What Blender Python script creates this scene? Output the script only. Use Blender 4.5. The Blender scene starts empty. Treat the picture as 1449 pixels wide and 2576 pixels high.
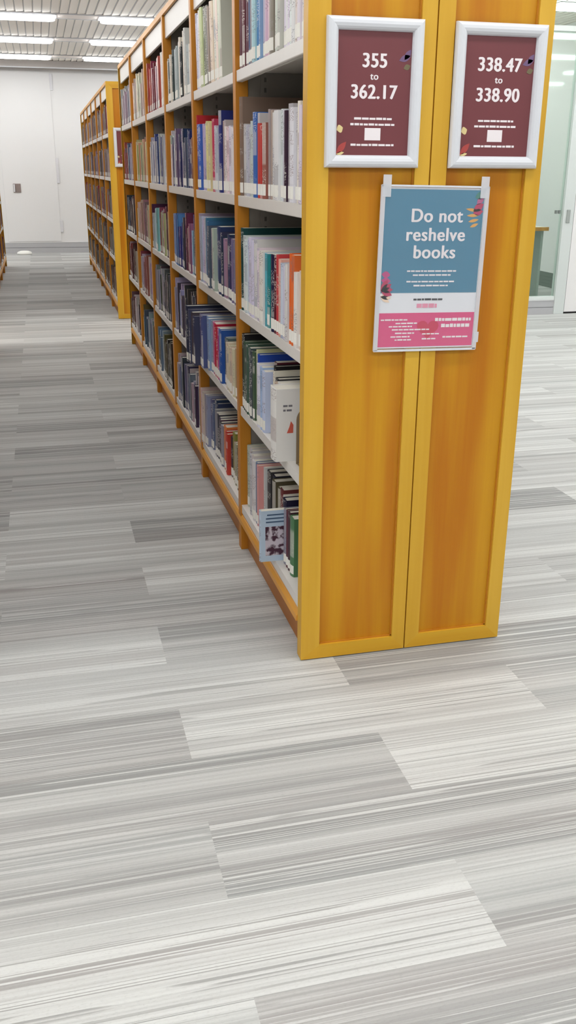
import bpy, bmesh, math, random
from mathutils import Vector, Matrix

random.seed(11)
sc = bpy.context.scene
C = sc.collection

# ------------------------------------------------------------------ camera
PITCH, YAW, ROLL = 0.35414, 0.24916, 0.00593
cam_d = bpy.data.cameras.new('camera')
cam = bpy.data.objects.new('camera', cam_d)
C.objects.link(cam)
cam_d.sensor_fit = 'HORIZONTAL'
cam_d.sensor_width = 36.0
cam_d.lens = 36.0 * 2337.5 / 1449.0
cam_d.clip_start = 0.05
cam_d.clip_end = 100
fw = Vector((math.sin(YAW) * math.cos(PITCH), math.cos(YAW) * math.cos(PITCH), -math.sin(PITCH)))
rt = Vector((math.cos(YAW), -math.sin(YAW), 0))
up = rt.cross(fw)
r2 = rt * math.cos(ROLL) + up * math.sin(ROLL)
u2 = -rt * math.sin(ROLL) + up * math.cos(ROLL)
M = Matrix((r2, u2, -fw)).transposed().to_4x4()
M.translation = Vector((-0.6852, -2.5166, 1.47))
cam.matrix_world = M
sc.camera = cam

# ------------------------------------------------------------------ light, exposure
sc.view_settings.view_transform = 'Standard'
sc.view_settings.look = 'None'
sc.view_settings.gamma = 1.0
sc.view_settings.exposure = 0.02
sc.cycles.use_denoising = True
sc.cycles.max_bounces = 7
sc.cycles.diffuse_bounces = 4
world = bpy.data.worlds.new('world')
sc.world = world
world.use_nodes = True
world.node_tree.nodes['Background'].inputs[0].default_value = (0.95, 0.98, 1.0, 1)
world.node_tree.nodes['Background'].inputs[1].default_value = 0.34
LAMP = 11.2          # emission strength of the ceiling strip lights

# ------------------------------------------------------------------ helpers
def lin(c):
    return tuple(((v / 255) / 12.92 if v / 255 <= 0.04045 else ((v / 255 + 0.055) / 1.055) ** 2.4) for v in c)

class NT:
    def __init__(s, name, rough=0.5, spec=0.5):
        s.m = bpy.data.materials.new(name)
        s.m.use_nodes = True
        s.t = s.m.node_tree
        s.b = s.t.nodes['Principled BSDF']
        s.b.inputs['Roughness'].default_value = rough
        s.b.inputs['Specular IOR Level'].default_value = spec
    def n(s, typ, **kw):
        nd = s.t.nodes.new(typ)
        for k, v in kw.items():
            if k.startswith('i_'):
                key = k[2:]
                key = int(key) if key.isdigit() else key.replace('_', ' ')
                if isinstance(v, bpy.types.NodeSocket):
                    s.t.links.new(v, nd.inputs[key])
                else:
                    nd.inputs[key].default_value = v
            else:
                setattr(nd, k, v)
        return nd
    def math(s, op, a, b=0.0, clamp=False):
        nd = s.t.nodes.new('ShaderNodeMath'); nd.operation = op; nd.use_clamp = clamp
        for i, v in enumerate((a, b)):
            if isinstance(v, bpy.types.NodeSocket): s.t.links.new(v, nd.inputs[i])
            else: nd.inputs[i].default_value = v
        return nd.outputs[0]
    def mix(s, fac, a, b):
        nd = s.t.nodes.new('ShaderNodeMix'); nd.data_type = 'RGBA'
        for key, v in ((0, fac), (6, a), (7, b)):
            if isinstance(v, bpy.types.NodeSocket): s.t.links.new(v, nd.inputs[key])
            elif key == 0: nd.inputs[0].default_value = v
            else: nd.inputs[key].default_value = (*v[:3], 1)
        return nd.outputs[2]
    def ramp(s, v, a, b):
        nd = s.t.nodes.new('ShaderNodeMapRange'); nd.interpolation_type = 'SMOOTHSTEP'
        s.t.links.new(v, nd.inputs[0])
        nd.inputs[1].default_value = a; nd.inputs[2].default_value = b
        return nd.outputs[0]
    def xyz(s, vec):
        nd = s.t.nodes.new('ShaderNodeSeparateXYZ'); s.t.links.new(vec, nd.inputs[0]); return nd.outputs
    def vec(s, x, y, z):
        nd = s.t.nodes.new('ShaderNodeCombineXYZ')
        for i, v in enumerate((x, y, z)):
            if isinstance(v, bpy.types.NodeSocket): s.t.links.new(v, nd.inputs[i])
            else: nd.inputs[i].default_value = v
        return nd.outputs[0]
    def noise(s, vec, scale=1, detail=2, rough=0.5):
        nd = s.t.nodes.new('ShaderNodeTexNoise')
        s.t.links.new(vec, nd.inputs['Vector'])
        nd.inputs['Scale'].default_value = scale
        nd.inputs['Detail'].default_value = detail
        nd.inputs['Roughness'].default_value = rough
        return nd.outputs['Fac']
    def color(s, c):
        if isinstance(c, bpy.types.NodeSocket): s.t.links.new(c, s.b.inputs['Base Color'])
        else: s.b.inputs['Base Color'].default_value = (*c[:3], 1)
    def bump(s, h, strength=0.2, dist=0.002):
        nd = s.t.nodes.new('ShaderNodeBump')
        nd.inputs['Strength'].default_value = strength
        nd.inputs['Distance'].default_value = dist
        s.t.links.new(h, nd.inputs['Height'])
        s.t.links.new(nd.outputs[0], s.b.inputs['Normal'])

def plain(name, rgb, rough=0.5, spec=0.4, var=0.03, scale=30):
    """one colour with a faint procedural unevenness"""
    m = NT(name, rough, spec)
    tc = m.n('ShaderNodeTexCoord')
    f = m.noise(tc.outputs['Object'], scale, 3)
    a = lin(rgb)
    m.color(m.mix(f, tuple(v * (1 - var) for v in a), tuple(min(1, v * (1 + var)) for v in a)))
    return m.m

def emis(name, rgb, strength):
    m = bpy.data.materials.new(name); m.use_nodes = True
    t = m.node_tree; t.nodes.clear()
    e = t.nodes.new('ShaderNodeEmission'); o = t.nodes.new('ShaderNodeOutputMaterial')
    e.inputs[0].default_value = (*rgb, 1); e.inputs[1].default_value = strength
    t.links.new(e.outputs[0], o.inputs[0])
    return m

def wood(name, base, dark, axis='z', rough=0.42, spec=0.35):
    m = NT(name, rough, spec)
    tc = m.n('ShaderNodeTexCoord')
    o = m.xyz(tc.outputs['Object'])
    x, y, z = o[0], o[1], o[2]
    if axis == 'z': v1 = m.vec(m.math('MULTIPLY', x, 14), m.math('MULTIPLY', y, 14), m.math('MULTIPLY', z, 0.9)); \
        v2 = m.vec(m.math('MULTIPLY', x, 120), m.math('MULTIPLY', y, 120), m.math('MULTIPLY', z, 4))
    elif axis == 'x': v1 = m.vec(m.math('MULTIPLY', x, 0.9), m.math('MULTIPLY', y, 14), m.math('MULTIPLY', z, 14)); \
        v2 = m.vec(m.math('MULTIPLY', x, 4), m.math('MULTIPLY', y, 120), m.math('MULTIPLY', z, 120))
    else: v1 = m.vec(m.math('MULTIPLY', x, 14), m.math('MULTIPLY', y, 0.9), m.math('MULTIPLY', z, 14)); \
        v2 = m.vec(m.math('MULTIPLY', x, 120), m.math('MULTIPLY', y, 4), m.math('MULTIPLY', z, 120))
    n1 = m.noise(v1, 1, 2); n2 = m.noise(v2, 1, 2)
    f = m.math('ADD', m.math('MULTIPLY', m.ramp(n1, 0.3, 0.7), 0.7), m.math('MULTIPLY', n2, 0.3), True)
    m.color(m.mix(f, lin(dark), lin(base)))
    m.bump(n2, 0.05, 0.001)
    return m.m

W_STILE = wood('honey wood frame', (222, 176, 62), (206, 156, 40))
W_STILE_X = wood('honey wood rail', (220, 172, 50), (206, 152, 34), 'x')
W_FIELD = wood('amber wood panel', (208, 152, 26), (183, 106, 4))
W_POST = wood('amber wood upright', (204, 138, 44), (184, 116, 28))
W_RAIL = wood('golden wood rail', (228, 168, 80), (208, 146, 56), 'y')
W_KICK = wood('brown wood kick board', (182, 118, 50), (164, 100, 38), 'y')
SHELF = plain('white enamelled shelf', (226, 222, 216), 0.4, 0.5, 0.02)
METAL = plain('grey enamelled metal', (142, 136, 128), 0.5, 0.4, 0.03)
TOPM = plain('unseen neutral grey top', (190, 190, 190), 0.7, 0.2, 0.03)  # unseen top, made neutral to keep orange bounce off the ceiling
SLOT = plain('dark slotted column', (92, 88, 84), 0.5, 0.4, 0.1)
BACKP = plain('grey back panel', (96, 91, 85), 0.6, 0.3, 0.03)
WHITE = plain('white wall paint', (230, 229, 228), 0.7, 0.2, 0.008, 3)
WHITEF = plain('white enamel frame', (220, 222, 227), 0.3, 0.5, 0.01)
WARMW = plain('white painted door', (238, 236, 235), 0.5, 0.3, 0.01)
SKIRT = plain('grey vinyl skirting', (186, 186, 188), 0.5, 0.3, 0.03)
SKIRTL = plain('pale grey skirting lip', (226, 226, 226), 0.5, 0.3, 0.02)
DARK = plain('dark gap', (50, 48, 48), 0.8, 0.1, 0.1)
HINGE = plain('pale grey hinge steel', (216, 215, 218), 0.5, 0.3, 0.03)
PLATE = plain('brushed brown steel plate', (140, 126, 122), 0.4, 0.4, 0.15, 60)
PAGES = plain('paper page block', (226, 221, 208), 0.85, 0.1, 0.06, 200)
LABEL = plain('white spine label', (240, 238, 230), 0.6, 0.2, 0.04, 150)
TAUPE = plain('taupe enamelled steel', (140, 122, 96), 0.5, 0.4, 0.03)
PRINT_W = plain('white print', (240, 232, 234), 0.6, 0.2, 0.01)
PRINT_K = plain('black print', (50, 46, 50), 0.6, 0.2, 0.05)

def obj(name, bm, mat, parent=None, smooth=False):
    me = bpy.data.meshes.new(name)
    if isinstance(bm, bmesh.types.BMesh):
        bmesh.ops.recalc_face_normals(bm, faces=bm.faces)
        bm.to_mesh(me); bm.free()
    else:
        me = bm
    if mat is not None:
        for mm in (mat if isinstance(mat, (list, tuple)) else [mat]): me.materials.append(mm)
    if smooth:
        for p in me.polygons: p.use_smooth = True
    o = bpy.data.objects.new(name, me)
    C.objects.link(o)
    if parent is not None: o.parent = parent
    return o

def box(bm, x0, x1, y0, y1, z0, z1, bev=0.0, mi=0):
    vs = [bm.verts.new((x, y, z)) for x in (x0, x1) for y in (y0, y1) for z in (z0, z1)]
    fs = [bm.faces.new([vs[i] for i in f]) for f in ((0, 1, 3, 2), (4, 6, 7, 5), (0, 4, 5, 1), (2, 3, 7, 6), (0, 2, 6, 4), (1, 5, 7, 3))]
    for f in fs: f.material_index = mi
    if bev:
        es = list({e for f in fs for e in f.edges})
        bmesh.ops.bevel(bm, geom=es, offset=bev, segments=2, affect='EDGES', profile=0.5)
    return bm

def B(*a, **k):
    bm = bmesh.new(); box(bm, *a, **k); return bm

def poly(bm, pts, t0, t1, axis='y', mi=0):
    """extrude an outline (a, z) between t0 and t1 along an axis"""
    def P(a, b, t):
        return (a, t, b) if axis == 'y' else ((t, a, b) if axis == 'x' else (a, b, t))
    A = [bm.verts.new(P(a, b, t0)) for a, b in pts]
    D = [bm.verts.new(P(a, b, t1)) for a, b in pts]
    n = len(pts)
    fs = [bm.faces.new(A), bm.faces.new(D[::-1])]
    for i in range(n): fs.append(bm.faces.new((A[i], D[i], D[(i + 1) % n], A[(i + 1) % n])))
    for f in fs: f.material_index = mi
    return bm

def empty(name, loc=(0, 0, 0), rz=0):
    o = bpy.data.objects.new(name, None); C.objects.link(o)
    o.location = loc; o.rotation_euler = (0, 0, rz); o.empty_display_size = 0.1
    return o

def tag(o, label=None, cat=None, group=None, kind=None):
    if label: o['label'] = label
    if cat: o['category'] = cat
    if group: o['group'] = group
    if kind: o['kind'] = kind
    return o

def struct(name, bm, mat, label=None):
    o = obj(name, bm, mat); o['kind'] = 'structure'
    if label: o['label'] = label
    return o

H = 3.16                  # ceiling height
YW = 15.65                # far wall
XL, XR, YB = -8.6, 10.9, -6.3

# ------------------------------------------------------------------ floor of carpet planks
def carpet_material():
    m = NT('striped grey carpet planks', 0.95, 0.05)
    tc = m.n('ShaderNodeTexCoord')
    o = m.xyz(tc.outputs['Object'])
    tone = m.n('ShaderNodeAttribute', attribute_name='tone').outputs['Fac']
    seed = m.n('ShaderNodeAttribute', attribute_name='seed').outputs['Fac']
    x = o[0]; y = o[1]
    sx = m.math('MULTIPLY', seed, 37.0)
    fine = m.noise(m.vec(m.math('ADD', m.math('MULTIPLY', x, 0.14), sx), m.math('MULTIPLY', y, 62), seed), 1, 1.0, 0.5)
    fine2 = m.noise(m.vec(m.math('ADD', m.math('MULTIPLY', x, 0.5), sx), m.math('MULTIPLY', y, 150), m.math('ADD', seed, 4.0)), 1, 1.0, 0.5)
    coarse = m.noise(m.vec(m.math('ADD', m.math('MULTIPLY', x, 0.12), sx), m.math('MULTIPLY', y, 15), seed), 1, 1, 0.5)
    fuzz = m.noise(m.vec(m.math('MULTIPLY', x, 90), m.math('MULTIPLY', y, 300), 0.0), 1, 3, 0.65)
    base = m.math('ADD', tone, m.math('MULTIPLY', m.math('SUBTRACT', coarse, 0.5), 1.7), True)
    base = m.math('ADD', base, m.math('MULTIPLY', m.math('SUBTRACT', fine2, 0.5), 0.9), True)
    line = m.math('ABSOLUTE', m.math('SUBTRACT', fine, 0.5))
    line = m.math('SUBTRACT', 1.0, m.ramp(line, .016, .040))
    brk = m.noise(m.vec(m.math('ADD', m.math('MULTIPLY', x, 2.2), sx), m.math('MULTIPLY', y, 40), m.math('ADD', seed, 9.0)), 1, 1.0, 0.5)
    line = m.math('MULTIPLY', line, m.ramp(brk, .38, .46))
    flip = m.math('SUBTRACT', 1.0, m.math('MULTIPLY', base, 2.0))
    f = m.math('ADD', base, m.math('MULTIPLY', m.math('MULTIPLY', line, flip), 0.85), True)
    warm = m.noise(m.vec(m.math('MULTIPLY', x, 0.3), m.math('MULTIPLY', y, 6), m.math('ADD', seed, 3.0)), 1, 1)
    darkc = m.mix(warm, lin((150, 154, 153)), lin((158, 152, 149)))
    col = m.mix(f, darkc, lin((213, 214, 211)))
    col = m.mix(m.math('MULTIPLY', m.ramp(fuzz, 0.50, 0.75), 0.20), col, lin((128, 127, 126)))
    m.color(col)
    m.bump(m.math('ADD', m.math('MULTIPLY', f, 0.6), fuzz), 0.35, 0.003)
    return m.m

TONES = {   # (row, left end of plank) -> tone, as laid by the near end of the bookcase
    (-6, -1): .74, (-6, 0): .22, (-5, -1): .80, (-5, 0): .45, (-4, -1): .38, (-4, 0): .18, (-3, -1): .36, (-3, 0): .82,
    (-2, -1): .22, (-2, 0): .80, (-1, -1): .74, (-1, 0): .14, (0, -1): .78, (0, 0): .08, (1, -1): .22, (1, 0): .6,
    (2, -1): .34, (2, 0): .72, (3, -1): .55, (3, 0): .4, (4, -1): .76, (4, 0): .16, (5, -1): .72, (5, -2): .1,
    (6, -1): .3, (7, -1): .3, (7, 0): .6, (8, -1): .55, (9, -1): .3, (-7, -1): .7, (-7, 0): .3, (-1, 1): .25, (-2, 1): .3,
    (0, 1): .75, (1, 1): .5, (-3, 1): .7, (-4, 1): .25, (-5, 1): .3, (2, 1): .8}
def floor_mesh():
    bm = bmesh.new()
    lt = bm.faces.layers.float.new('tone'); ls = bm.faces.layers.float.new('seed')
    k0 = int((YB - .085) / .26) - 1; k1 = int((YW - .085) / .26) + 1
    rnd = random.Random(5)
    for k in range(k0, k1):
        ya, yb = max(YB, .085 + .26 * k), min(YW, .085 + .26 * (k + 1))
        if yb <= ya: continue
        x0 = -.415 if k % 2 == 0 else .107
        n0 = int((XL - x0) / 1.04) - 1
        for n in range(n0, n0 + 22):
            xa, xb = max(XL, x0 + 1.04 * n), min(XR, x0 + 1.04 * (n + 1))
            if xb <= xa: continue
            f = bm.faces.new([bm.verts.new(p) for p in ((xa, ya, 0), (xb, ya, 0), (xb, yb, 0), (xa, yb, 0))])
            t = rnd.choice((.12, .25, .4, .5, .62, .75, .82))
            if xa > .9: t = .35 + .5 * t
            f[lt] = TONES.get((k, n), t); f[ls] = rnd.random() * 9
    return bm
struct('floor', floor_mesh(), carpet_material(), 'light and mid grey striped carpet planks laid in a brick bond')

# ------------------------------------------------------------------ ceiling of linear slats
ROWS = [-5.2 + 2.2 * i for i in range(10)]
CEIL = plain('putty painted ceiling slats', (248, 242, 233), 0.6, 0.25, 0.01)
CEILG = plain('shadow gap between ceiling slats', (205, 206, 208), 0.8, 0.1, 0.03)
TROUGH = plain('grey light trough', (236, 228, 222), 0.6, 0.2, 0.02)
def ceiling_mesh():
    bm = bmesh.new()
    box(bm, XL, XR, YB, YW, H + .012, H + .06, mi=1)
    n = int((XR - XL) / .1)
    for i in range(n):
        x = XL + .1 * i
        # each slat has a turned-down edge, so its bottom reads as a shallow step
        poly(bm, [(x + .006, H), (x + .012, H - .001), (x + .090, H + .006), (x + .094, H + .012), (x + .006, H + .012)], YB, YW, 'y')
    return bm
struct('ceiling', ceiling_mesh(), [CEIL, CEILG], 'pale metal slat ceiling with recessed strip lights')
for i, y in enumerate(ROWS):
    bm = bmesh.new()
    box(bm, XL, XR, y - .17, y + .17, H - .006, H + .01)
    box(bm, XL, XR, y - .195, y - .17, H - .010, H + .01, mi=1)
    box(bm, XL, XR, y + .17, y + .195, H - .010, H + .01, mi=1)
    struct('trim_%d' % (i + 1), bm, [TROUGH, CEILG])

LIGHT_E = emis('strip light diffuser', (0.97, 0.99, 1.0), LAMP)
def light_mesh(L):
    bm = bmesh.new(); r = .15; pts = []
    for cx, a0 in ((L - r * .5, -90), (r * .5, 90)):
        for k in range(9):
            a = math.radians(a0 + 180 * k / 8)
            pts.append((cx + r * .5 * math.cos(a), r * math.sin(a)))
    poly(bm, pts, H - .050, H - .014, 'z')
    return bm
def rim_mesh(L):
    bm = bmesh.new()
    for a, b, c, d in ((-.02, L + .02, -.17, -.152), (-.02, L + .02, .152, .17)):
        box(bm, a, b, c, d, H - .016, H - .004)
    box(bm, -.02, -.004, -.152, .152, H - .016, H - .004); box(bm, L + .004, L + .02, -.152, .152, H - .016, H - .004)
    return bm
LL = 1.18
rim_me = obj('rim_tmp', rim_mesh(LL), WHITEF); dif_me = obj('dif_tmp', light_mesh(LL), LIGHT_E)
rim_data, dif_data = rim_me.data, dif_me.data
bpy.data.objects.remove(rim_me); bpy.data.objects.remove(dif_me)
seen = {(9, -1): 'far row by the white wall, left of the gap', (9, 0): 'far row by the white wall, right of the gap',
        (8, -1): 'middle visible row, left of the gap', (8, 0): 'middle visible row, right of the gap',
        (7, -1): 'nearest visible row, left of the gap', (7, 0): 'nearest visible row, right of the gap'}
for i, y in enumerate(ROWS):
    for n in range(-5, 6):
        x = .18 + 1.71 * n
        if x < XL or x + LL > XR: continue
        if y > 6.5 and x > 2.0: continue
        t = empty('ceiling_light', (x, y, 0))
        if (i, n) in seen:
            tag(t, 'white ceiling strip light, ' + seen[(i, n)], 'ceiling light', 'ceiling strip lights in rows')
        else:
            tag(t, 'white ceiling strip light outside the photographed view', 'ceiling light', 'ceiling strip lights outside the view')
        for nm, d in (('rim', rim_data), ('diffuser', dif_data)):
            o = bpy.data.objects.new(nm, d); C.objects.link(o); o.parent = t

# ------------------------------------------------------------------ far wall, skirting, cornice, flush door
struct('wall_back', B(XL, XR, YW, YW + .12, 0, H + .03), WHITE, 'plain white far wall')
bm = bmesh.new()
box(bm, XL, XR, YW - .30, YW, 3.06, H, mi=0); box(bm, XL, XR, YW - .305, YW - .29, 3.04, 3.06, mi=1)
struct('trim_11', bm, [plain('grey cornice', (176, 170, 166), 0.6, 0.2), CEILG])
def skirting(x0, x1, y, s=1, h=.15):
    bm = bmesh.new()
    box(bm, x0, x1, y - .012, y, 0, h * .47, mi=0); box(bm, x0, x1, y - .012, y, h * .5, h * .95, mi=0)
    box(bm, x0, x1, y - .008, y, h * .47, h * .5, mi=2); box(bm, x0, x1, y - .016, y, h * .95, h, mi=1)
    return bm
struct('baseboard_back', skirting(XL, XR, YW, h=.185), [SKIRT, SKIRTL, DARK])
d = empty('door_1', (0, YW, 0)); d['kind'] = 'structure'; d['label'] = 'flush white door leaf in the far wall'
obj('door_leaf', B(-1.30, -.37, -.012, 0, .2, 3.02, bev=.002), WHITE, d)
for z0, z1 in ((2.72, 2.98), (1.2, 1.62), (.36, .56)):
    obj('hinge', B(-.375, -.325, -.018, -.004, z0, z1, bev=.003), HINGE, d)
pb = bmesh.new(); box(pb, -1.14, -1.01, -.024, -.012, 1.04, 1.19, bev=.004)
pl = obj('pull_plate', pb, PLATE, d)
obj('grip', B(-1.135, -1.11, -.05, -.022, 1.05, 1.18, bev=.005), HINGE, pl)
# white floor dome
def lathe(prof, n=28, sx=1, sy=1):
    bm = bmesh.new(); rings = []
    for r, z in prof:
        rings.append([bm.verts.new((sx * r * math.cos(6.2832 * k / n), sy * r * math.sin(6.2832 * k / n), z)) for k in range(n)] if r > 0 else [bm.verts.new((0, 0, z))])
    for a, b in zip(rings, rings[1:]):
        for k in range(n):
            if len(b) == 1: bm.faces.new((a[k], a[(k + 1) % n], b[0]))
            elif len(a) == 1: bm.faces.new((a[0], b[k], b[(k + 1) % n]))
            else: bm.faces.new((a[k], a[(k + 1) % n], b[(k + 1) % n], b[k]))
    bm.faces.new(rings[0])
    return bm
dome = empty('floor_box_cover', (-1.04, 15.35, 0.001))
tag(dome, 'small white oval dome on the carpet before the far wall', 'floor cover')
obj('cap', lathe([(.13, 0), (.135, .01), (.12, .04), (.07, .058), (0, .063)], sy=.8), plain('white plastic', (246, 246, 240), .4, .5, .01), dome, True)

# ------------------------------------------------------------------ glazed room on the right
YG = 6.7
tint = bpy.data.materials.new('green tinted glass'); tint.use_nodes = True
t_ = tint.node_tree; t_.nodes.clear()
tr = t_.nodes.new('ShaderNodeBsdfTransparent'); tr.inputs[0].default_value = (.93, .985, .95, 1)
gl = t_.nodes.new('ShaderNodeBsdfGlossy'); gl.inputs['Roughness'].default_value = .03; gl.inputs[0].default_value = (.9, 1, .95, 1)
mx = t_.nodes.new('ShaderNodeMixShader'); fr = t_.nodes.new('ShaderNodeFresnel'); fr.inputs[0].default_value = 1.45
ou = t_.nodes.new('ShaderNodeOutputMaterial')
for a, b in ((fr.outputs[0], mx.inputs[0]), (tr.outputs[0], mx.inputs[1]), (gl.outputs[0], mx.inputs[2]), (mx.outputs[0], ou.inputs[0])): t_.links.new(a, b)
w = empty('window_1', (0, YG, 0)); w['kind'] = 'structure'; w['label'] = 'full height greenish glazed partition with white frame'
XG = 2.2
obj('glass_pane', B(XG + .04, 4.62, .03, .036, .19, 2.75), tint, w)
obj('glass_pane', B(XG + .04, 4.62, .03, .036, 2.80, H - .02), tint, w)
bm = bmesh.new()
box(bm, XG, 4.62, 0, .07, .155, .19, bev=.003); box(bm, XG, 4.62, 0, .07, 2.75, 2.80, bev=.003)
box(bm, XG, XG + .04, 0, .07, .15, H)
obj('frame', bm, plain('pale green white frame', (226, 232, 228), .4, .4, .01), w)
obj('post', B(4.62, 4.74, -.01, .08, 0, H, bev=.003), plain('pale grey frame post', (214, 220, 217), .4, .4, .01), w)
bm = bmesh.new(); box(bm, 4.655, 4.695, -.022, -.010, .95, 1.08, bev=.003)
obj('lock_plate', bm, plain('satin grey steel', (160, 166, 162), .35, .5, .03), w)
bm = bmesh.new()
for x in (4.535, 4.572): box(bm, x, x + .024, .008, .03, 1.04, 1.075, bev=.003)
obj('glass_clip', bm, plain('dull steel clip', (120, 126, 122), .4, .5, .03), w)
struct('baseboard_right', skirting(XG, 4.62, YG + .012, h=.155), [SKIRT, SKIRTL, DARK])
bm = bmesh.new(); box(bm, XG, 4.62, YG + .012, YG + .07, 0, .155)
struct('wall_sill', bm, WHITE)
d2 = empty('door_2', (0, YG, 0)); d2['kind'] = 'structure'; d2['label'] = 'white door leaf beside the glazed partition'
obj('door_leaf', B(4.75, 5.62, 0, .045, .02, H - .1, bev=.003), WARMW, d2)
obj('door_frame', B(4.74, 5.66, .01, .07, H - .1, H), WARMW, d2)
obj('door_gap_shade', B(4.74, 5.66, .02, .05, 0, .012), DARK, d2)  # dark strip standing in for the shade under the door leaf
struct('wall_front', B(5.66, XR, YG, YG + .1, 0, H), WHITE)
struct('wall_left', B(XG - .1, XG, YG, 10.6, 0, H), WHITE)
struct('wall_right', B(5.80, 5.92, YG + .1, 10.6, 0, H), WHITE)
struct('wall_inner', B(XG, 5.92, 10.6, 10.7, 0, H), WHITE)
GSK = plain('dark ribbed skirting', (96, 108, 100), .6, .2, .1)
bm = bmesh.new()
for k in range(4): box(bm, 5.785 + .002 * (k % 2), 5.80, YG + .12, 10.6, .005 + .045 * k, .045 + .045 * k)
box(bm, 5.79, 5.80, YG + .12, 10.6, 0, .19)
struct('baseboard_inner', bm, GSK)
for y, x in ((7.75, 4.86), (7.75, 3.2), (9.6, 4.4), (9.6, 2.7)):  # only the first is visible; the others are added to light this room
    t = empty('ceiling_light', (x if y < 8 else x, y, 0)); t.scale = (.75, 1, 1)
    if x == 4.86: tag(t, 'white strip light seen through the glass at upper right', 'ceiling light', 'lights in the glazed room')
    else: tag(t, 'white strip light added to brighten the glazed room, hidden behind the bookcase', 'ceiling light', 'lights in the glazed room')
    for nm, dd in (('rim', rim_data), ('diffuser', dif_data)):
        o = bpy.data.objects.new(nm, dd); C.objects.link(o); o.parent = t
desk = empty('desk', (4.45, 7.85, 0)); tag(desk, 'wood edged grey desk end behind the glass partition', 'desk')
obj('desk_top', B(-.9, .66, 0, .8, .80, .835, bev=.003), plain('pale laminate', (232, 226, 210), .5, .3, .02), desk)
obj('edging', B(-.9, .664, -.006, 0, .795, .837), W_RAIL, desk)
obj('side_panel', B(.60, .63, .05, .78, 0, .80), plain('grey green laminate', (168, 180, 172), .6, .2, .04), desk)
obj('side_panel', B(-.88, -.85, .05, .78, 0, .80), plain('grey green laminate', (168, 180, 172), .6, .2, .04), desk)

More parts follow.
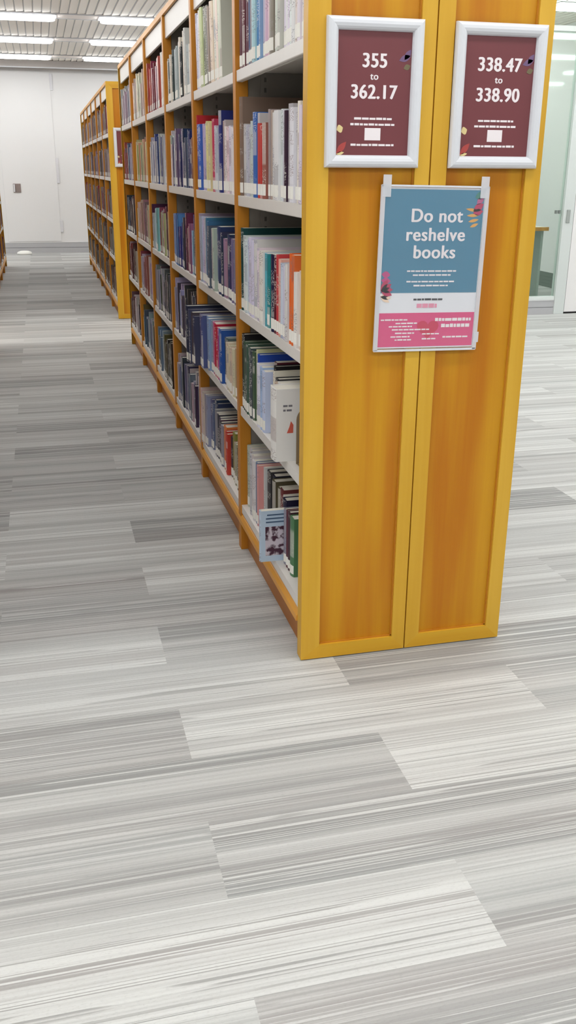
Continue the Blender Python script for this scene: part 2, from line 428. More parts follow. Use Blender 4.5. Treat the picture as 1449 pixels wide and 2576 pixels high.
# ------------------------------------------------------------------ bookcases
L = .9736; WD = .6804; HC = 2.239
SH = [.195, .602, .975, 1.378, 1.785]      # top faces of the five shelves in a bay
def bookcase(x, s, y0, nb, label):
    """run of nb double-sided bays; s=+1: the aisle face looks to -X"""
    t = empty('bookcase', (x, y0, 0)); t.scale = (1, 1, 1)
    tag(t, label, 'bookcase', 'wooden library bookcase runs')
    X = lambda a, b: (min(s * a, s * b), max(s * a, s * b))
    Y1 = nb * L
    def end_panel(ya, yb, out):
        """out = -1: framed face looks to -Y"""
        c = obj('end_panel', B(*X(.002, WD - .002), min(ya, yb) + .012, max(ya, yb) - .012, 0.004, HC), W_FIELD, t)
        yf = ya if out < 0 else yb
        y_a, y_b = (yf, yf + .012) if out < 0 else (yf - .012, yf)
        for a, b in ((0, .346), (.350, WD)):
            fl, fr_ = (.060, .042) if a == 0 else (.046, .046)
            bm = bmesh.new()
            # mitred frame members
            zb, zt = .050, HC - .06
            outer = [(a, .004), (b, .004), (b, HC), (a, HC)]
            inner = [(a + fl, zb), (b - fr_, zb), (b - fr_, zt), (a + fl, zt)]
            for k in range(4):
                q = [outer[k], outer[(k + 1) % 4], inner[(k + 1) % 4], inner[k]]
                poly(bm, [(s * u, v) for u, v in q], y_a, y_b, 'y', mi=k % 2)
            es = [e for e in bm.edges]
            obj('panel_frame', bm, [W_STILE_X, W_STILE], c)
            m = bmesh.new()
            g = .004
            a2, b2 = a + fl, b - fr_
            for q in ((a2, a2 + g, zb, zt), (b2 - g, b2, zb, zt), (a2, b2, zb, zb + g), (a2, b2, zt - g, zt)):
                box(m, *X(q[0], q[1]), y_a + (.008 if out < 0 else 0), y_b - (0 if out < 0 else .008), q[2], q[3])
            obj('panel_bead', m, W_POST, c)
        # solid edge strip facing the aisle
        for a, b in ((0, .006), (WD - .006, WD)):
            obj('edge_strip', B(*X(a, b), min(ya, yb) + .012, max(ya, yb), 0.004, HC), W_STILE, c)
    end_panel(0, .045, -1)
    end_panel(Y1 - .045, Y1, 1)
    # back panel between the two sides
    obj('back_panel', B(*X(.335, .345), .045, Y1 - .045, .16, HC - .03), BACKP, t)
    tc = obj('top_cap', B(*X(.012, WD - .012), .045, Y1 - .045, HC - .028, HC), TOPM, t)
    for a, b in ((0, .012), (WD - .012, WD)): obj('top_edging', B(*X(a, b), .045, Y1 - .045, HC - .028, HC), W_RAIL, tc)
    for i in range(1, nb):
        yc = i * L
        u = obj('upright', B(*X(0, .045), yc - .024, yc + .024, 0, HC - .028, bev=.002), W_POST, t)
        obj('side_sheet', B(*X(.045, .335), yc - .020, yc + .020, .155, HC - .03), METAL, u)
        m = bmesh.new()
        for q in (-.0235, .0195): box(m, *X(.090, .122), yc + q, yc + q + .004, .155, HC - .03)
        for q in (-.0245, .0215):
            for k in range(60): box(m, *X(.102, .110), yc + q, yc + q + .003, .2 + k * .033, .215 + k * .033, mi=1)
        obj('slotted_column', m, [METAL, SLOT], u)
        obj('upright', B(*X(WD - .045, WD), yc - .024, yc + .024, 0, HC - .028, bev=.002), W_POST, t)
    for i in range(nb):
        a = i * L + (.045 if i == 0 else .024); b = (i + 1) * L - (.045 if i == nb - 1 else .024)
        for k, z in enumerate(SH):
            for side in (0, 1):
                bm = bmesh.new()
                d0, d1 = (.004, .334) if side == 0 else (WD - .004, .346)
                box(bm, *X(d0, d1), a, b, z - .004, z)
                lo, hi = (d0, d0 + .012) if side == 0 else (d0 - .012, d0)
                box(bm, *X(lo, hi), a, b, z - .036, z - .001, bev=.003)
                lo, hi = (d0 + .012, d0 + .02) if side == 0 else (d0 - .02, d0 - .012)
                box(bm, *X(lo, hi), a, b, z - .036, z - .033)
                o = obj('shelf', bm, SHELF, t)
        obj('fascia', B(*X(.014, .026), a, b, HC - .135, HC - .03, bev=.002), SHELF, t)
        # dark-edged canopy above the books
        obj('canopy', B(*X(.026, .334), a, b, HC - .05, HC - .03), METAL, t)
        obj('kick_board', B(*X(.028, .046), a, b, 0, .125), W_KICK, t)
        bm = bmesh.new()
        ra, rb = (i * L if i else .045), (i + 1) * L - (.045 if i == nb - 1 else 0)
        poly(bm, [(s * -.006, .122), (s * .046, .122), (s * .046, .157), (s * .018, .157), (s * .004, .150), (s * -.004, .138)], ra, rb, 'y')
        obj('kick_rail', bm, W_RAIL, t)
        obj('kick_board', B(*X(WD - .046, WD - .028), a, b, 0, .155), W_KICK, t)
    return t
YF = 7.317
side_case = bookcase(-1.28, -1, 0, 6, 'wooden bookcase run across the aisle, just outside the left edge of the photo')
near_case = bookcase(0, 1, 0, 6, 'long wooden bookcase run nearest the camera with framed end panel')
far_case = bookcase(0, 1, YF, 6, 'second wooden bookcase run beyond the cross aisle, before the white wall')
left_case = bookcase(-1.28, -1, YF, 6, 'far wooden bookcase run at the left edge of the photo')

# ------------------------------------------------------------------ books
def book_material():
    m = NT('book cover', 0.45, 0.4)
    tc = m.n('ShaderNodeTexCoord')
    o = m.xyz(tc.outputs['Object'])
    geo = m.n('ShaderNodeNewGeometry')
    nx = m.math('ABSOLUTE', m.xyz(geo.outputs['Normal'])[0])
    face = m.ramp(nx, 0.55, 0.8)
    base = m.n('ShaderNodeAttribute', attribute_name='Col').outputs['Color']
    ink = m.n('ShaderNodeAttribute', attribute_name='Ink').outputs['Color']
    sd = m.n('ShaderNodeAttribute', attribute_name='seed').outputs['Fac']
    y, z = o[1], o[2]
    lines = m.noise(m.vec(m.math('MULTIPLY', y, 130), m.math('MULTIPLY', z, 300), sd), 1, 1)
    block = m.noise(m.vec(sd, m.math('MULTIPLY', z, 16), sd), 1, 0)
    band = m.noise(m.vec(m.math('ADD', sd, 7.0), m.math('MULTIPLY', z, 9), sd), 1, 0)
    f = m.math('MULTIPLY', m.ramp(lines, .50, .58), m.ramp(block, .50, .56))
    f = m.math('MAXIMUM', f, m.math('MULTIPLY', m.ramp(band, .66, .68), .75))
    f = m.math('MULTIPLY', f, face)
    m.color(m.mix(m.math('MULTIPLY', f, .5), base, ink))
    return m.m
BOOK = book_material()

def paint(me, col, ink, seed):
    for nm, c in (('Col', col), ('Ink', ink)):
        a = me.color_attributes.new(nm, 'FLOAT_COLOR', 'POINT')
        a.data.foreach_set('color', [v for _ in range(len(me.vertices)) for v in (*c, 1)])
    a = me.attributes.new('seed', 'FLOAT', 'POINT')
    a.data.foreach_set('value', [seed] * len(me.vertices))

def ink_for(c):
    lum = .3 * c[0] + .59 * c[1] + .11 * c[2]
    return (236, 232, 224) if lum < 120 else random.choice(((100, 98, 106), (120, 90, 90), (90, 100, 140), (150, 144, 140)))

def spine_profile(w, r, off=0.0, n=7):
    """points (x, y) across the thickness; the spine bulges towards -X"""
    return [(-off - r * (1 - (2 * k / (n - 1) - 1) ** 2), w * k / (n - 1)) for k in range(n)]

def book(x, y, z, w, h, dep, col, lean=0.0, hard=True, label_h=.032, name='book'):
    """book standing on a shelf: thickness w along Y, spine towards -X at x"""
    tb = .0022 if hard else .0007
    ov = .003 if hard else 0
    bm = bmesh.new()
    prof = spine_profile(w, min(.006, w * .14))
    pts = [(p[0], p[1]) for p in prof] + [(dep, w), (dep, w - tb)] + [(.002, w - tb), (.002, tb)] + [(dep, tb), (dep, 0)]
    poly(bm, pts, 0, h, 'z')
    o = obj(name, bm, BOOK)
    c = lin(col); paint(o.data, c, lin(ink_for(col)), random.random() * 50)
    o.location = (x, y, z); o.rotation_euler = (-lean, 0, 0)
    pg = obj('page_block', B(.003, dep - ov - .001, tb + .0002, w - tb - .0002, ov, h - ov), PAGES, o)
    if label_h:
        lb = bmesh.new()
        fr_ = spine_profile(w * .96, min(.006, w * .14), .0008)
        bk = spine_profile(w * .96, min(.006, w * .14), .0001)
        poly(lb, [(a, b + w * .02) for a, b in fr_] + [(a, b + w * .02) for a, b in bk[::-1]], .010, .010 + label_h, 'z')
        obj('spine_label', lb, LABEL, o)
    return o

NAMES = [('white', (228, 226, 224)), ('grey', (150, 150, 150)), ('black', (30, 30, 34)), ('navy', (30, 36, 80)), ('blue', (50, 100, 175)),
         ('light blue', (150, 190, 215)), ('teal', (40, 130, 150)), ('green', (60, 110, 70)), ('olive', (125, 125, 90)), ('pale green', (180, 190, 150)),
         ('red', (180, 50, 50)), ('maroon', (95, 30, 45)), ('pink', (205, 165, 175)), ('magenta', (200, 50, 110)), ('orange', (220, 120, 60)),
         ('cream', (222, 208, 170)), ('brown', (115, 82, 62)), ('lilac', (175, 168, 200)), ('purple', (75, 60, 85)), ('slate', (95, 105, 125)), ('dark green', (20, 60, 56))]
def cname(c): return min(NAMES, key=lambda n: sum((a - b) ** 2 for a, b in zip(n[1], c)))[0]
ORD = 'first second third fourth fifth sixth seventh eighth ninth tenth eleventh twelfth thirteenth fourteenth fifteenth sixteenth seventeenth eighteenth nineteenth twentieth twenty-first twenty-second twenty-third twenty-fourth twenty-fifth twenty-sixth twenty-seventh twenty-eighth twenty-ninth thirtieth thirty-first thirty-second thirty-third thirty-fourth thirty-fifth'.split()
SHN = {0: 'top shelf', 1: 'second shelf down', 2: 'middle shelf', 3: 'fourth shelf down', 4: 'bottom shelf'}
BAYN = {0: 'nearest bay', 1: 'second bay', 2: 'third bay', 3: 'fourth bay'}
def place_row(bay, row, specs, y_hi, y_lo, inset=.04, lean=0.0):
    """specs from the far (left) end towards the camera: (y end, colour, height[, depth, extra inset, keep-whole])"""
    y = y_hi; i = 0
    fk = (.685 + inset) / .73 if bay == 0 else 1.0
    for sp in specs:
        ye, col, h = (sp[0] + 2.517) * fk - 2.517, sp[1], sp[2]
        dep = sp[3] if len(sp) > 3 and sp[3] else random.uniform(.15, .21)
        dx = sp[4] if len(sp) > 4 else random.uniform(-.006, .010)
        whole = len(sp) > 5
        total = y - max(ye, y_lo)
        if total < .006: continue
        n = 1 if (whole and total < .062) or total < .042 else max(1, round(total / random.uniform(.028, .036)))
        for k in range(n):
            w_ = total / n - .0008
            cc = tuple(max(8, min(245, int(v + random.uniform(-10, 10)))) for v in col) if n > 1 else col
            hh = h + (random.uniform(-.014, .004) if n > 1 and k else 0)
            yy = y - (k + 1) * total / n
            b = book(inset + dx + (random.uniform(-.004, .004) if k else 0), yy, SH[4 - row] + .0004 + (w_ * math.sin(lean) if lean else 0), w_ * (math.cos(lean) if lean else 1), hh, dep, cc, lean,
                     random.random() < .6, .034 if random.random() < .95 else 0)
            size = 'thin' if w_ < .024 else ('thick' if w_ > .04 else 'medium')
            tag(b, '%s %s book, %s from the left on %s, %s' % (size, cname(cc), ORD[i], SHN[row], BAYN[bay]), 'book', 'books standing in the near bookcase run')
            i += 1
        y = max(ye, y_lo)
wh = (226, 224, 226); pg_ = (205, 204, 206)
A, Z = .945, .05
place_row(0, 0, [(.925, (100, 56, 66), .29), (.905, (70, 90, 130), .28), (.848, (130, 140, 145), .29), (.80, (168, 205, 212), .29), (.752, (50, 130, 175), .29, .2, 0),
    (.735, (140, 170, 205), .28), (.70, (190, 184, 204), .29), (.69, (95, 40, 60), .29), (.606, (208, 176, 184), .28), (.558, (140, 132, 120), .29), (.53, (176, 176, 154), .28),
    (.506, (214, 216, 208), .29), (.447, (190, 192, 192), .30, .22), (.389, (225, 225, 225), .30, .22), (.30, (226, 226, 226), .305, .24, 0, 1), (.21, (216, 216, 214), .305, .24, 0, 1),
    (.13, (220, 220, 218), .30, .24, 0, 1), (.05, (206, 206, 206), .29)], A, Z, .014)
place_row(0, 1, [(1.052, (128, 106, 92), .322, .27, 0, 1), (.885, (196, 196, 200), .235), (.849, (216, 214, 224), .232), (.80, (58, 104, 176), .262, .2, -.004, 1), (.772, (190, 184, 184), .258),
    (.70, (186, 58, 58), .226, .19, -.005, 1), (.655, (150, 92, 80), .225), (.607, (170, 150, 146), .262, .2, .004), (.557, (216, 214, 210), .25), (.503, (226, 224, 224), .253, .2, 0, 1),
    (.440, (220, 220, 224), .255), (.40, (200, 198, 208), .25), (.376, (56, 34, 52), .246), (.33, (176, 172, 176), .262), (.29, (224, 222, 228), .25), (.245, (205, 203, 206), .235),
    (.19, (226, 216, 214), .262, .2, -.005), (.13, (190, 150, 120), .262), (.05, (214, 200, 190), .25)], A, Z, .014)
place_row(0, 2, [(1.056, (14, 66, 66), .292, .27, 0, 1), (.862, (216, 222, 230), .268, .24, 0, 1), (.816, (220, 218, 216), .266, .24, 0), (.752, (232, 228, 222), .242, .2, .0), (.706, (228, 224, 216), .238),
    (.69, (170, 200, 222), .234), (.655, (90, 176, 190), .234, .18, 0, 1), (.622, (30, 130, 136), .232, .18, 0, 1), (.60, (150, 146, 90), .236), (.578, (206, 208, 208), .23),
    (.532, (22, 22, 62), .24, .18, -.004, 1), (.505, (88, 18, 36), .24), (.47, (196, 62, 66), .245, .18, -.004, 1), (.44, (232, 176, 160), .235, .2), (.352, (206, 206, 222), .226, .17, -.006, 1),
    (.332, (216, 204, 216), .22), (.27, (228, 110, 50), .262, .2), (.235, (226, 220, 214), .215, .17, -.006), (.19, (226, 206, 190), .222), (.12, (160, 30, 50), .25), (.05, (210, 200, 180), .24)], A, Z, .014)
place_row(0, 3, [(1.056, (28, 26, 30), .284, .25, 0, 1), (.862, (74, 88, 78), .262, .24, -.004, 1), (.835, (206, 206, 160), .262, .23), (.80, (36, 74, 170), .252, .23, .004, 1), (.755, (220, 220, 232), .226, .2, -.006, 1),
    (.72, (168, 192, 226), .222, .19, -.004), (.68, (196, 206, 232), .215, .19, -.004, 1), (.645, (84, 24, 40), .252, .22, .03), (.615, (26, 24, 28), .245, .22, .02, 1), (.592, (226, 220, 204), .232, .2, .01),
    (.548, (30, 28, 32), .215, .2, .014), (.50, (212, 180, 162), .21, .17, 0)], A, .372, .014)
# remaining books and the bookend of that shelf
b = book(.012, .288, SH[1] + .0004, .078, .222, .2, (216, 212, 206), 0, True, .034)
tag(b, 'thick white book behind the peach spine on fourth shelf down, nearest bay', 'book', 'books standing in the near bookcase run')
wbk = book(-.032, .205, SH[1] + .0004, .075, .232, .2, (228, 226, 222), 0, True, 0)
tag(wbk, 'thick white book standing forward beside the bookend, red motif on its cover', 'book', 'books standing in the near bookcase run')
REDM = plain('red cover motif', (206, 96, 78), .5, .3, .2, 60)
bm = bmesh.new(); poly(bm, [(.034, .092), (.054, .092), (.055, .118), (.047, .130), (.042, .112)], -.0006, 0.0002, 'y')
obj('cover_motif', bm, REDM, wbk)
bm = bmesh.new()
for r_, z_ in enumerate((.176, .162)):
    xx = .022
    for ww in ((.014, .012) if r_ == 0 else (.008, .016)):
        box(bm, xx, xx + ww, -.0006, .0002, z_, z_ + .006); xx += ww + .003
obj('cover_title', bm, plain('grey print', (120, 118, 124), .6, .2, .1), wbk)
be = empty('bookend', (0.006, .17, SH[1] + .0012)); tag(be, 'taupe metal bookend with rounded top on the fourth shelf of nearest bay', 'bookend')
pts = [(.018, 0), (.15, 0), (.15, .15)] + [(.15 - .03 + .03 * math.cos(a * math.pi / 12), .15 + .03 * math.sin(a * math.pi / 12)) for a in range(1, 6)] + \
      [(.058 + .04 * math.cos(math.radians(90 + a * 15)), .14 + .04 * math.sin(math.radians(90 + a * 15))) for a in range(0, 7)]
bm = bmesh.new(); poly(bm, pts, 0, .003, 'y'); obj('upright_plate', bm, TAUPE, be)
obj('foot_plate', B(.02, .15, -.10, 0, 0, .002), TAUPE, be)
place_row(0, 4, [(.918, (196, 194, 190), .252), (.862, (206, 204, 204), .246, .2, -.012), (.815, (216, 212, 214), .24, .2, -.012, 1), (.788, (112, 128, 158), .243, .2, -.01, 1), (.765, (216, 150, 146), .24, .19, -.012),
    (.745, (206, 206, 204), .236), (.70, (60, 58, 60), .232, .22, .02), (.665, (26, 28, 46), .226, .22, .03, 1), (.62, (86, 78, 56), .22, .21, .02, 1), (.58, (120, 112, 84), .205, .2, .03),
    (.54, (110, 50, 50), .214, .22, .03), (.50, (226, 222, 216), .2, .2, .03), (.455, (30, 26, 56), .205, .2, .02, 1), (.425, (160, 150, 150), .2, .2, .02)], A, .388, .030)
lb_ = book(-.048, .362, SH[0] + .0004, .022, .186, .135, (186, 204, 222), 0, False, 0)
tag(lb_, 'pale blue paperback sticking out past the bottom shelf, picture on its cover', 'book', 'books standing in the near bookcase run')
PIC = NT('cover picture', .4, .3)
tc_ = PIC.n('ShaderNodeTexCoord'); nn = PIC.noise(tc_.outputs['Object'], 38, 3)
PIC.color(PIC.mix(PIC.ramp(nn, .42, .55), lin((74, 44, 60)), lin((206, 196, 206))))
bm = bmesh.new(); box(bm, .016, .12, -.0006, .0002, .022, .128); obj('cover_picture', bm, PIC.m, lb_)
bm = bmesh.new()
for z_, a_, b_ in ((.168, .022, .10), (.155, .018, .115), (.142, .018, .115)): box(bm, a_, b_, -.0006, .0002, z_, z_ + .005)
obj('cover_title', bm, plain('slate print', (84, 104, 130), .6, .2, .1), lb_)
for (yy, w_, h_, c_, nm_) in ((.318, .028, .20, (150, 146, 156), 'narrow grey book right of the pale blue paperback, bottom shelf'), (.290, .024, .205, (92, 44, 56), 'maroon book with grey one on its left, bottom shelf near end panel'),
                       (.262, .026, .21, (70, 44, 52), 'dark brown book beside the green book, bottom shelf near end panel'), (.212, .046, .205, (78, 122, 84), 'green book standing nearest the end panel, bottom shelf, white label')):
    b = book(.030, yy, SH[0] + .0004, w_, h_, .17, c_, 0, True, .03)
    tag(b, nm_, 'book', 'books standing in the near bookcase run')

A2, Z2 = L * 2 - .03, L + .03
place_row(1, 0, [(1.86, (214, 210, 226), .30), (1.80, (222, 226, 236), .29), (1.75, (218, 220, 210), .30), (1.70, (196, 206, 156), .30), (1.63, (96, 112, 84), .30), (1.56, (128, 126, 110), .29), (1.50, (150, 148, 132), .28),
    (1.44, (228, 216, 196), .29), (1.37, (232, 222, 206), .29), (1.30, (216, 210, 204), .29)], 1.885, Z2, .014, lean=math.radians(4))
place_row(1, 1, [(1.90, (190, 40, 48), .31, .24, .0), (1.875, (196, 150, 164), .27), (1.80, (70, 96, 180), .27, .2, -.004, 1), (1.69, (190, 176, 196), .27), (1.64, (216, 206, 176), .27), (1.55, (224, 208, 160), .274, .2, -.004, 1),
    (1.49, (228, 214, 170), .27), (1.45, (190, 60, 90), .276), (1.385, (206, 206, 216), .25), (1.36, (160, 160, 186), .24), (1.31, (34, 44, 116), .30, .24, 0, 1), (1.26, (196, 170, 176), .262), (1.19, (226, 216, 216), .24), (1.0, (226, 220, 218), .24)], A2, Z2, .014)
place_row(1, 2, [(1.86, (176, 168, 190), .30), (1.79, (190, 190, 214), .29), (1.73, (196, 194, 200), .29), (1.65, (70, 112, 156), .29, .24, 0, 1), (1.60, (96, 106, 120), .26, .2, -.01), (1.55, (60, 68, 90), .25), (1.49, (186, 190, 186), .255, .2, -.006),
    (1.43, (90, 110, 140), .26), (1.37, (44, 58, 100), .27, .2, 0, 1), (1.31, (50, 50, 84), .25), (1.25, (150, 130, 150), .23), (1.14, (56, 54, 84), .25), (1.0, (120, 110, 140), .24)], A2, Z2, .014)
place_row(1, 3, [(1.87, (36, 44, 70), .262, .25, -.075, 1), (1.84, (70, 74, 100), .25, .25, -.07), (1.775, (66, 58, 84), .24, .24, -.06), (1.70, (84, 96, 136), .24, .22, -.03, 1), (1.64, (140, 160, 196), .24, .2, -.01), (1.60, (150, 166, 190), .23),
    (1.54, (206, 110, 150), .23, .2, 0, 1), (1.47, (196, 34, 56), .23, .2, -.004, 1), (1.43, (190, 60, 140), .22), (1.36, (40, 96, 168), .225, .2, -.004, 1), (1.30, (90, 100, 110), .20), (1.23, (216, 206, 186), .19), (1.1, (226, 206, 176), .19), (1.0, (190, 150, 120), .2)], A2, Z2, .014)
place_row(1, 4, [(1.86, (206, 196, 176), .27, .2, -.03), (1.80, (150, 160, 176), .25, .2, -.02), (1.74, (96, 112, 144), .24), (1.68, (44, 60, 104), .25, .24, .01), (1.62, (140, 146, 156), .22), (1.56, (66, 60, 74), .21), (1.51, (60, 44, 56), .2),
    (1.46, (150, 146, 160), .19), (1.40, (226, 130, 64), .20, .18, 0, 1), (1.34, (196, 70, 60), .19), (1.30, (60, 40, 50), .18), (1.25, (140, 136, 60), .21, .2, .01), (1.15, (176, 156, 130), .18), (1.02, (120, 100, 80), .18)], A2, Z2, .030)

PAL = {2: [[(30, 36, 40), (60, 70, 70), (170, 180, 180), (206, 206, 200), (226, 216, 200), (200, 196, 186)], [(206, 204, 206), (226, 226, 226), (100, 100, 130), (206, 116, 70), (34, 44, 92), (40, 56, 110), (120, 80, 60)],
           [(160, 200, 220), (90, 140, 200), (50, 60, 130), (110, 50, 70), (170, 110, 130), (60, 56, 70)], [(200, 196, 220), (170, 170, 196), (70, 64, 74), (100, 92, 100), (50, 46, 56)], [(190, 190, 196), (120, 130, 150), (60, 60, 76), (206, 190, 196), (150, 150, 160)]],
       3: [[(190, 80, 70), (140, 44, 70), (226, 206, 206), (230, 214, 210)], [(200, 200, 206), (60, 76, 130), (90, 100, 140), (216, 216, 220)], [(190, 210, 216), (150, 186, 206), (140, 60, 90), (90, 40, 60), (206, 200, 160)],
           [(130, 130, 140), (170, 170, 180), (90, 90, 100), (60, 70, 60)], [(120, 140, 170), (150, 160, 170), (90, 90, 50), (60, 50, 40)]],
       4: [[(226, 216, 200), (236, 226, 206), (210, 200, 186)], [(180, 190, 140), (150, 170, 130), (206, 150, 130), (220, 210, 160)], [(206, 190, 170), (170, 130, 120), (130, 100, 100), (210, 200, 180)], [(190, 176, 196), (150, 80, 80), (206, 196, 206)], [(80, 90, 110), (150, 160, 170), (110, 100, 60)]],
       5: [[(196, 186, 196), (170, 160, 170)], [(160, 60, 60), (90, 90, 130), (196, 186, 190)], [(60, 56, 80), (90, 70, 80), (180, 160, 90)], [(130, 60, 60), (90, 50, 50), (180, 170, 170)], [(110, 80, 80), (190, 180, 180), (60, 50, 60)]]}
def rand_row(pal, y_hi, y_lo):
    out = []; y = y_hi; base = random.randrange(len(pal))
    while y > y_lo + .012:
        w_ = random.uniform(.020, .048); y -= w_
        p = min(len(pal) - 1, int((y_hi - y) / (y_hi - y_lo + 1e-6) * len(pal)))
        if random.random() < .35: p = random.randrange(len(pal))
        out.append((max(y, y_lo), pal[p], random.uniform(.2, .285)))
    return out
n_now = sum(1 for o in bpy.data.objects if o.get('category') == 'book')
stuff_rows = []
for row in range(5):
    hi, lo = L * 3 - .03, L * 2 + .03
    specs = rand_row(PAL[2][row], hi, lo)
    if n_now + len(specs) <= 300:
        place_row(2, row, [(s_[0], s_[1], s_[2]) for s_ in specs], hi, lo, .014); n_now = sum(1 for o in bpy.data.objects if o.get('category') == 'book')
    else: stuff_rows.append((0, 1, 0, row, specs, hi))

# every book past the three hundred largest: one object
vb = bmesh.new()
lc = vb.verts.layers.float_color.new('Col'); li = vb.verts.layers.float_color.new('Ink'); lsd = vb.verts.layers.float.new('seed')
def sbox(x0, x1, y0, y1, z0, z1, c, ink, seed):
    n0 = len(vb.verts)
    box(vb, x0, x1, y0, y1, z0, z1); vb.verts.ensure_lookup_table()
    for v in vb.verts[n0:]:
        v[lc] = (*c, 1); v[li] = (*ink, 1); v[lsd] = seed
def mass_row(xf, s, row, specs, y_hi, ins=.016):
    y = y_hi
    for (ye, col, h) in specs:
        c = tuple(max(8, min(245, v + random.uniform(-12, 12))) for v in col)
        dx = ins + random.uniform(-.008, .012); dep = random.uniform(.15, .21)
        z = SH[4 - row] + .0004
        X = lambda a, b: (xf + min(s * a, s * b), xf + max(s * a, s * b))
        sd = random.random() * 50; lc_, ic = lin(c), lin(ink_for(c))
        y0_, y1_ = ye + .0006, y - .0006
        for a, b in ((y0_, y0_ + .002), (y1_ - .002, y1_)): sbox(*X(dx, dx + dep), a, b, z, z + h, lc_, ic, sd)
        sbox(*X(dx - .001, dx + .002), y0_, y1_, z, z + h, lc_, ic, sd)
        pc = lin((226, 221, 208)); sbox(*X(dx + .002, dx + dep - .004), y0_ + .002, y1_ - .002, z + .002, z + h - .003, pc, pc, 0)
        if random.random() < .93:
            wc = lin((238, 236, 230)); sbox(*X(dx - .002, dx - .001), y0_ + .001, y1_ - .001, z + .01, z + .044, wc, wc, 0)
        y = ye
for (_, _, yy0, row, specs, hi) in stuff_rows: mass_row(0, 1, row, specs, hi)
for bay in (3, 4, 5):
    for row in range(5):
        hi, lo = L * (bay + 1) - (.05 if bay == 5 else .03), L * bay + .03
        mass_row(0, 1, row, rand_row(PAL[bay][row], hi, lo), hi)
FPAL = [[(150, 126, 118), (110, 84, 78), (186, 170, 160), (130, 60, 50)], [(140, 118, 110), (96, 78, 76), (160, 140, 140), (176, 160, 150)], [(150, 132, 120), (150, 60, 64), (116, 90, 84), (170, 150, 146)],
        [(120, 90, 80), (150, 138, 124), (90, 66, 60), (130, 126, 110)], [(110, 86, 66), (90, 60, 40), (150, 134, 110), (80, 74, 66)]]
for xf, s, Y_ in ((0, 1, YF), (-1.28, -1, YF), (-1.28, -1, 0)):
    for bay in range(6):
        for row in range(5):
            hi, lo = Y_ + L * (bay + 1) - (.05 if bay == 5 else .03), Y_ + L * bay + (.05 if bay == 0 else .03)
            pal = FPAL[row] if xf == 0 else [(120, 50, 50), (90, 44, 46), (150, 110, 110), (110, 80, 70)]
            mass_row(xf, s, row, rand_row(pal, hi, lo), hi)
mass = obj('books', vb, BOOK)
tag(mass, 'remaining shelved books in the farther bays and bookcases', 'books', kind='stuff')

# ------------------------------------------------------------------ signs on the end panel
def text_mesh(name, s, size, mat, x, z, y, parent, bold=0.0, stretch=1.0, thick=.0004):
    cu = bpy.data.curves.new(name, 'FONT'); cu.body = s; cu.size = size; cu.align_x = 'CENTER'
    cu.offset = 0; cu.extrude = thick; cu.space_character = 1.07
    o = bpy.data.objects.new(name, cu); C.objects.link(o)
    bpy.context.view_layer.update()
    me = bpy.data.meshes.new_from_object(o.evaluated_get(bpy.context.evaluated_depsgraph_get()))
    bpy.data.objects.remove(o)
    me.transform(Matrix.Rotation(math.pi / 2, 4, 'X') @ Matrix.Diagonal((stretch, 1, 1, 1)))
    # heavy type: the outline repeated a stroke's breadth apart, as one mesh
    bmt = bmesh.new()
    for k in (-1, 0, 1):
        n0 = len(bmt.verts); bmt.from_mesh(me); bmt.verts.ensure_lookup_table()
        for v in bmt.verts[n0:]: v.co.x += k * bold; v.co.z += (.4 * bold if k else -.4 * bold); v.co.y -= (k + 1) * .00015
    bmt.to_mesh(me); bmt.free()
    me.name = name
    me.materials.clear(); me.materials.append(mat)
    t = bpy.data.objects.new(name, me); C.objects.link(t); t.parent = parent; t.location = (x, y, z)
    return t
def small_lines(rows, y, seed):
    """rows: (x0, x1, z, h) -> runs of word sized marks too small to read"""
    bm = bmesh.new(); r = random.Random(seed)
    for x0, x1, z, h in rows:
        x = x0
        while x < x1 - .002:
            w_ = min(r.uniform(.006, .020), x1 - x)
            box(bm, x, x + w_, y - .0006, y, z, z + h * r.uniform(.85, 1.0)); x += w_ + .0022
    return bm
GREY_BACK = plain('aluminium backing', (180, 182, 186), .4, .5)
MAROON = plain('maroon printed sheet', (118, 62, 66), .32, .5, .03, 8)
def leaf(bm, x, z, a, l, w_, y, mi=0):
    pts = []
    for k in range(11):
        t = k / 10; pts.append((t * l, w_ * math.sin(math.pi * t)))
    pts += [(l * (1 - k / 10), -w_ * math.sin(math.pi * k / 10)) for k in range(1, 10)]
    ca, sa = math.cos(a), math.sin(a)
    poly(bm, [(x + p[0] * ca - p[1] * sa, z + p[0] * sa + p[1] * ca) for p in pts], y - .0005, y, 'y', mi)
INKS = [plain('print ' + n, c, .5, .3, .08, 40) for n, c in (('plum', (120, 96, 130)), ('olive', (120, 110, 84)), ('yellow', (226, 206, 150)), ('coral', (176, 76, 72)),
        ('green', (66, 130, 120)), ('pink', (190, 96, 140)), ('crimson', (186, 50, 90)), ('orange', (226, 166, 80)), ('peach', (244, 216, 190)), ('magenta', (190, 70, 130)))]
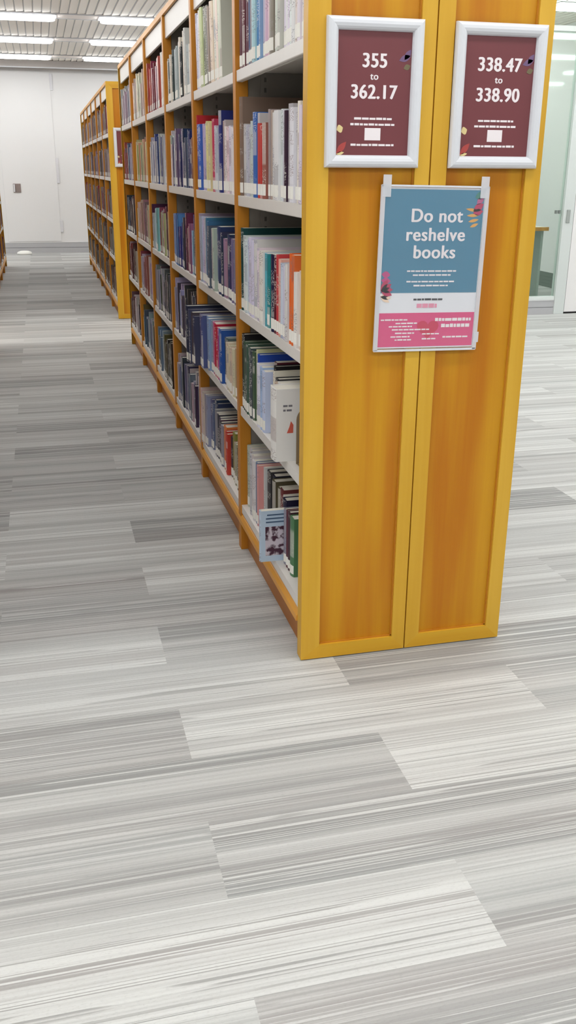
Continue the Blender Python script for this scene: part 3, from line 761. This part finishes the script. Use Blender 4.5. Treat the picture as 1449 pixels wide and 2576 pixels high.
def sign(xc, y0, lines, label, z0=1.473, z1=1.831, group='framed range signs on the end panels'):
    t = empty('sign_frame', (xc, y0, 0)); tag(t, label, 'sign', group)
    w_ = .131; b_ = .031
    # rounded snap frame: four mitred members with a convex profile
    bm = bmesh.new()
    prof = [(0, 0), (.0, -.009), (.003, -.015), (.009, -.0185), (.016, -.0195), (.023, -.0175), (.028, -.013), (b_, -.007), (b_, -.001)]
    corners = [(-w_, z0, 1, 1), (w_, z0, -1, 1), (w_, z1, -1, -1), (-w_, z1, 1, -1)]
    rings = [[bm.verts.new((cx + sx * p[0], p[1], cz + sz * p[0])) for p in prof] for cx, cz, sx, sz in corners]
    for k in range(4):
        a, c = rings[k], rings[(k + 1) % 4]
        for j in range(len(prof) - 1): bm.faces.new((a[j], a[j + 1], c[j + 1], c[j]))
    obj('frame', bm, WHITEF, t, False)
    sh = obj('printed_sheet', B(-w_ + b_ - .002, w_ - b_ + .002, -.004, -.001, z0 + b_ - .002, z1 - b_ + .002), MAROON, t)
    ys = -.0042
    zt = z1 - b_
    if lines:
        text_mesh('lettering', lines[0], .047, PRINT_W, 0, 1.716, ys, sh, .0015, .94)
        text_mesh('lettering', 'to', .024, PRINT_W, 0, 1.687, ys, sh, .0006)
        text_mesh('lettering', lines[1], .047, PRINT_W, 0, 1.642, ys, sh, .0015, .94)
    rows = [(-.052, .052, 1.591, .0055), (-.062, .060, 1.577, .0055), (-.060, .060, 1.527, .0055)]
    obj('small_print', small_lines(rows, ys, int(xc * 1000)), PRINT_W, sh)
    obj('white_square', B(-.022, .022, ys - .0004, ys, 1.541, 1.571), PRINT_W, sh)
    bm = bmesh.new()
    leaf(bm, .10 - .002, 1.745, math.radians(200), .034, .008, ys, 0); leaf(bm, .098, 1.760, math.radians(235), .03, .007, ys, 0); leaf(bm, .098, 1.722, math.radians(200), .020, .007, ys, 1)
    leaf(bm, -.099, 1.565, math.radians(20), .018, .010, ys, 2); leaf(bm, -.099, 1.507, math.radians(48), .040, .008, ys, 3); leaf(bm, -.099, 1.506, math.radians(12), .022, .004, ys, 2)
    # lie inside the sheet opening
    obj('flower_print', bm, INKS[:4], sh)
    return t
sign(.178, 0, ('355', '362.17'), 'white framed maroon sign reading 355 to 362.17')
sign(.529, 0, ('338.47', '338.90'), 'white framed maroon sign reading 338.47 to 338.90')
sign(.178, YF, None, 'white framed maroon sign on the far bookcase end panel')

# poster in a clear sleeve
p = empty('poster', (.364, -.001, 1.203)); p.rotation_euler = (0, math.radians(.9), 0)
tag(p, 'blue and pink poster asking not to reshelve books, in a clear sleeve', 'poster')
hw, hh = .157, .224
PW = plain('white poster paper', (232, 233, 238), .4, .4, .01)
PB = plain('teal blue print', (66, 130, 160), .36, .5, .06, 6)
PP = plain('pink print', (222, 66, 128), .36, .5, .04, 6)
sheet = obj('poster_sheet', B(-.148, .148, -.0028, -.0008, -hh + .006, hh - .004), PW, p)
obj('blue_field', B(-.1455, .1455, -.0034, -.0028, -.062, hh - .009), PB, sheet)
obj('pink_field', B(-.1455, .1455, -.0034, -.0028, -hh + .010, -.118), PP, sheet)
for s_, z_ in (('Do not', .130), ('reshelve', .080), ('books', .033)):
    text_mesh('lettering', s_, .050 if s_ != 'books' else .050, PRINT_W, .008, z_, -.0036, sheet, .0013, .98)
obj('small_print', small_lines([(-.070, .078, -.004, .0042), (-.052, .062, -.015, .0042), (-.070, .078, -.033, .0042), (-.048, .056, -.044, .0042),
    (-.140, -.060, -.139, .004), (-.095, -.030, -.149, .004), (-.115, -.045, -.158, .004), (-.105, .010, -.167, .004), (-.095, -.035, -.177, .004), (-.108, -.050, -.187, .004), (-.095, -.045, -.196, .004),
    (-.012, .040, -.180, .004), (-.012, .030, -.194, .004), (.052, .130, -.190, .005)], -.0036, 3), PRINT_W, sheet)
obj('small_print', small_lines([(.025, .136, -.142, .009), (.045, .134, -.160, .010)], -.0036, 8), PRINT_W, sheet)
obj('small_print', small_lines([(-.045, .045, -.083, .0055)], -.0030, 4), PRINT_K, sheet)
obj('logo', small_lines([(-.034, .030, -.104, .012)], -.0030, 5), plain('pale pink logo print', (232, 150, 176), .5, .3, .1), sheet)
bm = bmesh.new()
hpts = []
for k in range(24):
    a = 2 * math.pi * k / 24
    hpts.append((.004 + .0021 * 16 * math.sin(a) ** 3, -.163 + .0019 * (13 * math.cos(a) - 5 * math.cos(2 * a) - 2 * math.cos(3 * a) - math.cos(4 * a))))
poly(bm, hpts, -.0038, -.0034, 'y'); obj('heart_print', bm, plain('crimson print', (206, 30, 80), .4, .4, .05), sheet)
bm = bmesh.new(); ys = -.0034
leaf(bm, .118, .196, math.radians(20), .03, .010, ys, 4); leaf(bm, .144, .20, math.radians(230), .03, .008, ys, 5)
leaf(bm, .145, .180, math.radians(215), .036, .010, ys, 6); leaf(bm, .145, .160, math.radians(190), .03, .009, ys, 6)
for q in range(4): leaf(bm, .134, .160 - .011 * q, math.radians(172 + 10 * q), .042 - .005 * q, .0042, ys, 7)
for q in range(3): leaf(bm, -.145, -.010 - .017 * q, math.radians(-6), .026 + .002 * q, .009, ys, 9)
for q in range(4): leaf(bm, -.145, -.056, math.radians(-20 + 26 * q), .036, .008, ys - .0003, 6)
for q in range(3): leaf(bm, -.145, -.072, math.radians(-30 + 22 * q), .032, .006, ys - .0001, 8)
obj('flower_print', bm, INKS, sheet)
# sleeve: clear film with a raised edge and two tape tabs
film = NT('clear plastic film', .12, .5)
film.t.nodes.remove(film.b)
o_ = [n for n in film.t.nodes if n.type == 'OUTPUT_MATERIAL'][0]
tr = film.n('ShaderNodeBsdfTransparent'); gb = film.n('ShaderNodeBsdfGlossy'); gb.inputs['Roughness'].default_value = .18
dfb = film.n('ShaderNodeBsdfDiffuse'); dfb.inputs[0].default_value = (.85, .87, .92, 1)
def film_mix(f1, f2, mat_tree=film):
    m1 = film.n('ShaderNodeMixShader'); m1.inputs[0].default_value = f1
    film.t.links.new(tr.outputs[0], m1.inputs[1]); film.t.links.new(dfb.outputs[0], m1.inputs[2])
    m2 = film.n('ShaderNodeMixShader'); m2.inputs[0].default_value = f2
    film.t.links.new(m1.outputs[0], m2.inputs[1]); film.t.links.new(gb.outputs[0], m2.inputs[2])
    film.t.links.new(m2.outputs[0], o_.inputs[0])
film_mix(.03, .05)
edge_m = bpy.data.materials.new('sleeve edge'); edge_m = film.m.copy(); edge_m.name = 'milky sleeve edge'
for n in edge_m.node_tree.nodes:
    if n.type == 'MIX_SHADER' and abs(n.inputs[0].default_value - .03) < 1e-4: n.inputs[0].default_value = .55
slv = obj('sleeve', B(-hw, hw, -.0054, -.0050, -hh, hh), film.m, p)
bm = bmesh.new()
bm.free()
for a_, b_ in ((-hw - .002, -.147), (.147, hw + .002)): obj('sleeve_edge', B(a_, b_, -.0062, -.0006, -hh - .001, hh + .001), edge_m, slv)
for a_, b_ in ((-hh - .003, -hh + .003), (hh - .003, hh + .002)): obj('sleeve_edge', B(-hw, hw, -.0062, -.0006, a_, b_), WHITEF, slv)
for x_ in (-.155, .132): obj('tape_tab', B(x_, x_ + .024, -.0065, -.0045, hh - .03, hh + .027, bev=.0006), edge_m, p)
obj('tape_tab', B(.148, .164, -.0065, -.0045, -.205, -.175, bev=.0006), edge_m, p)
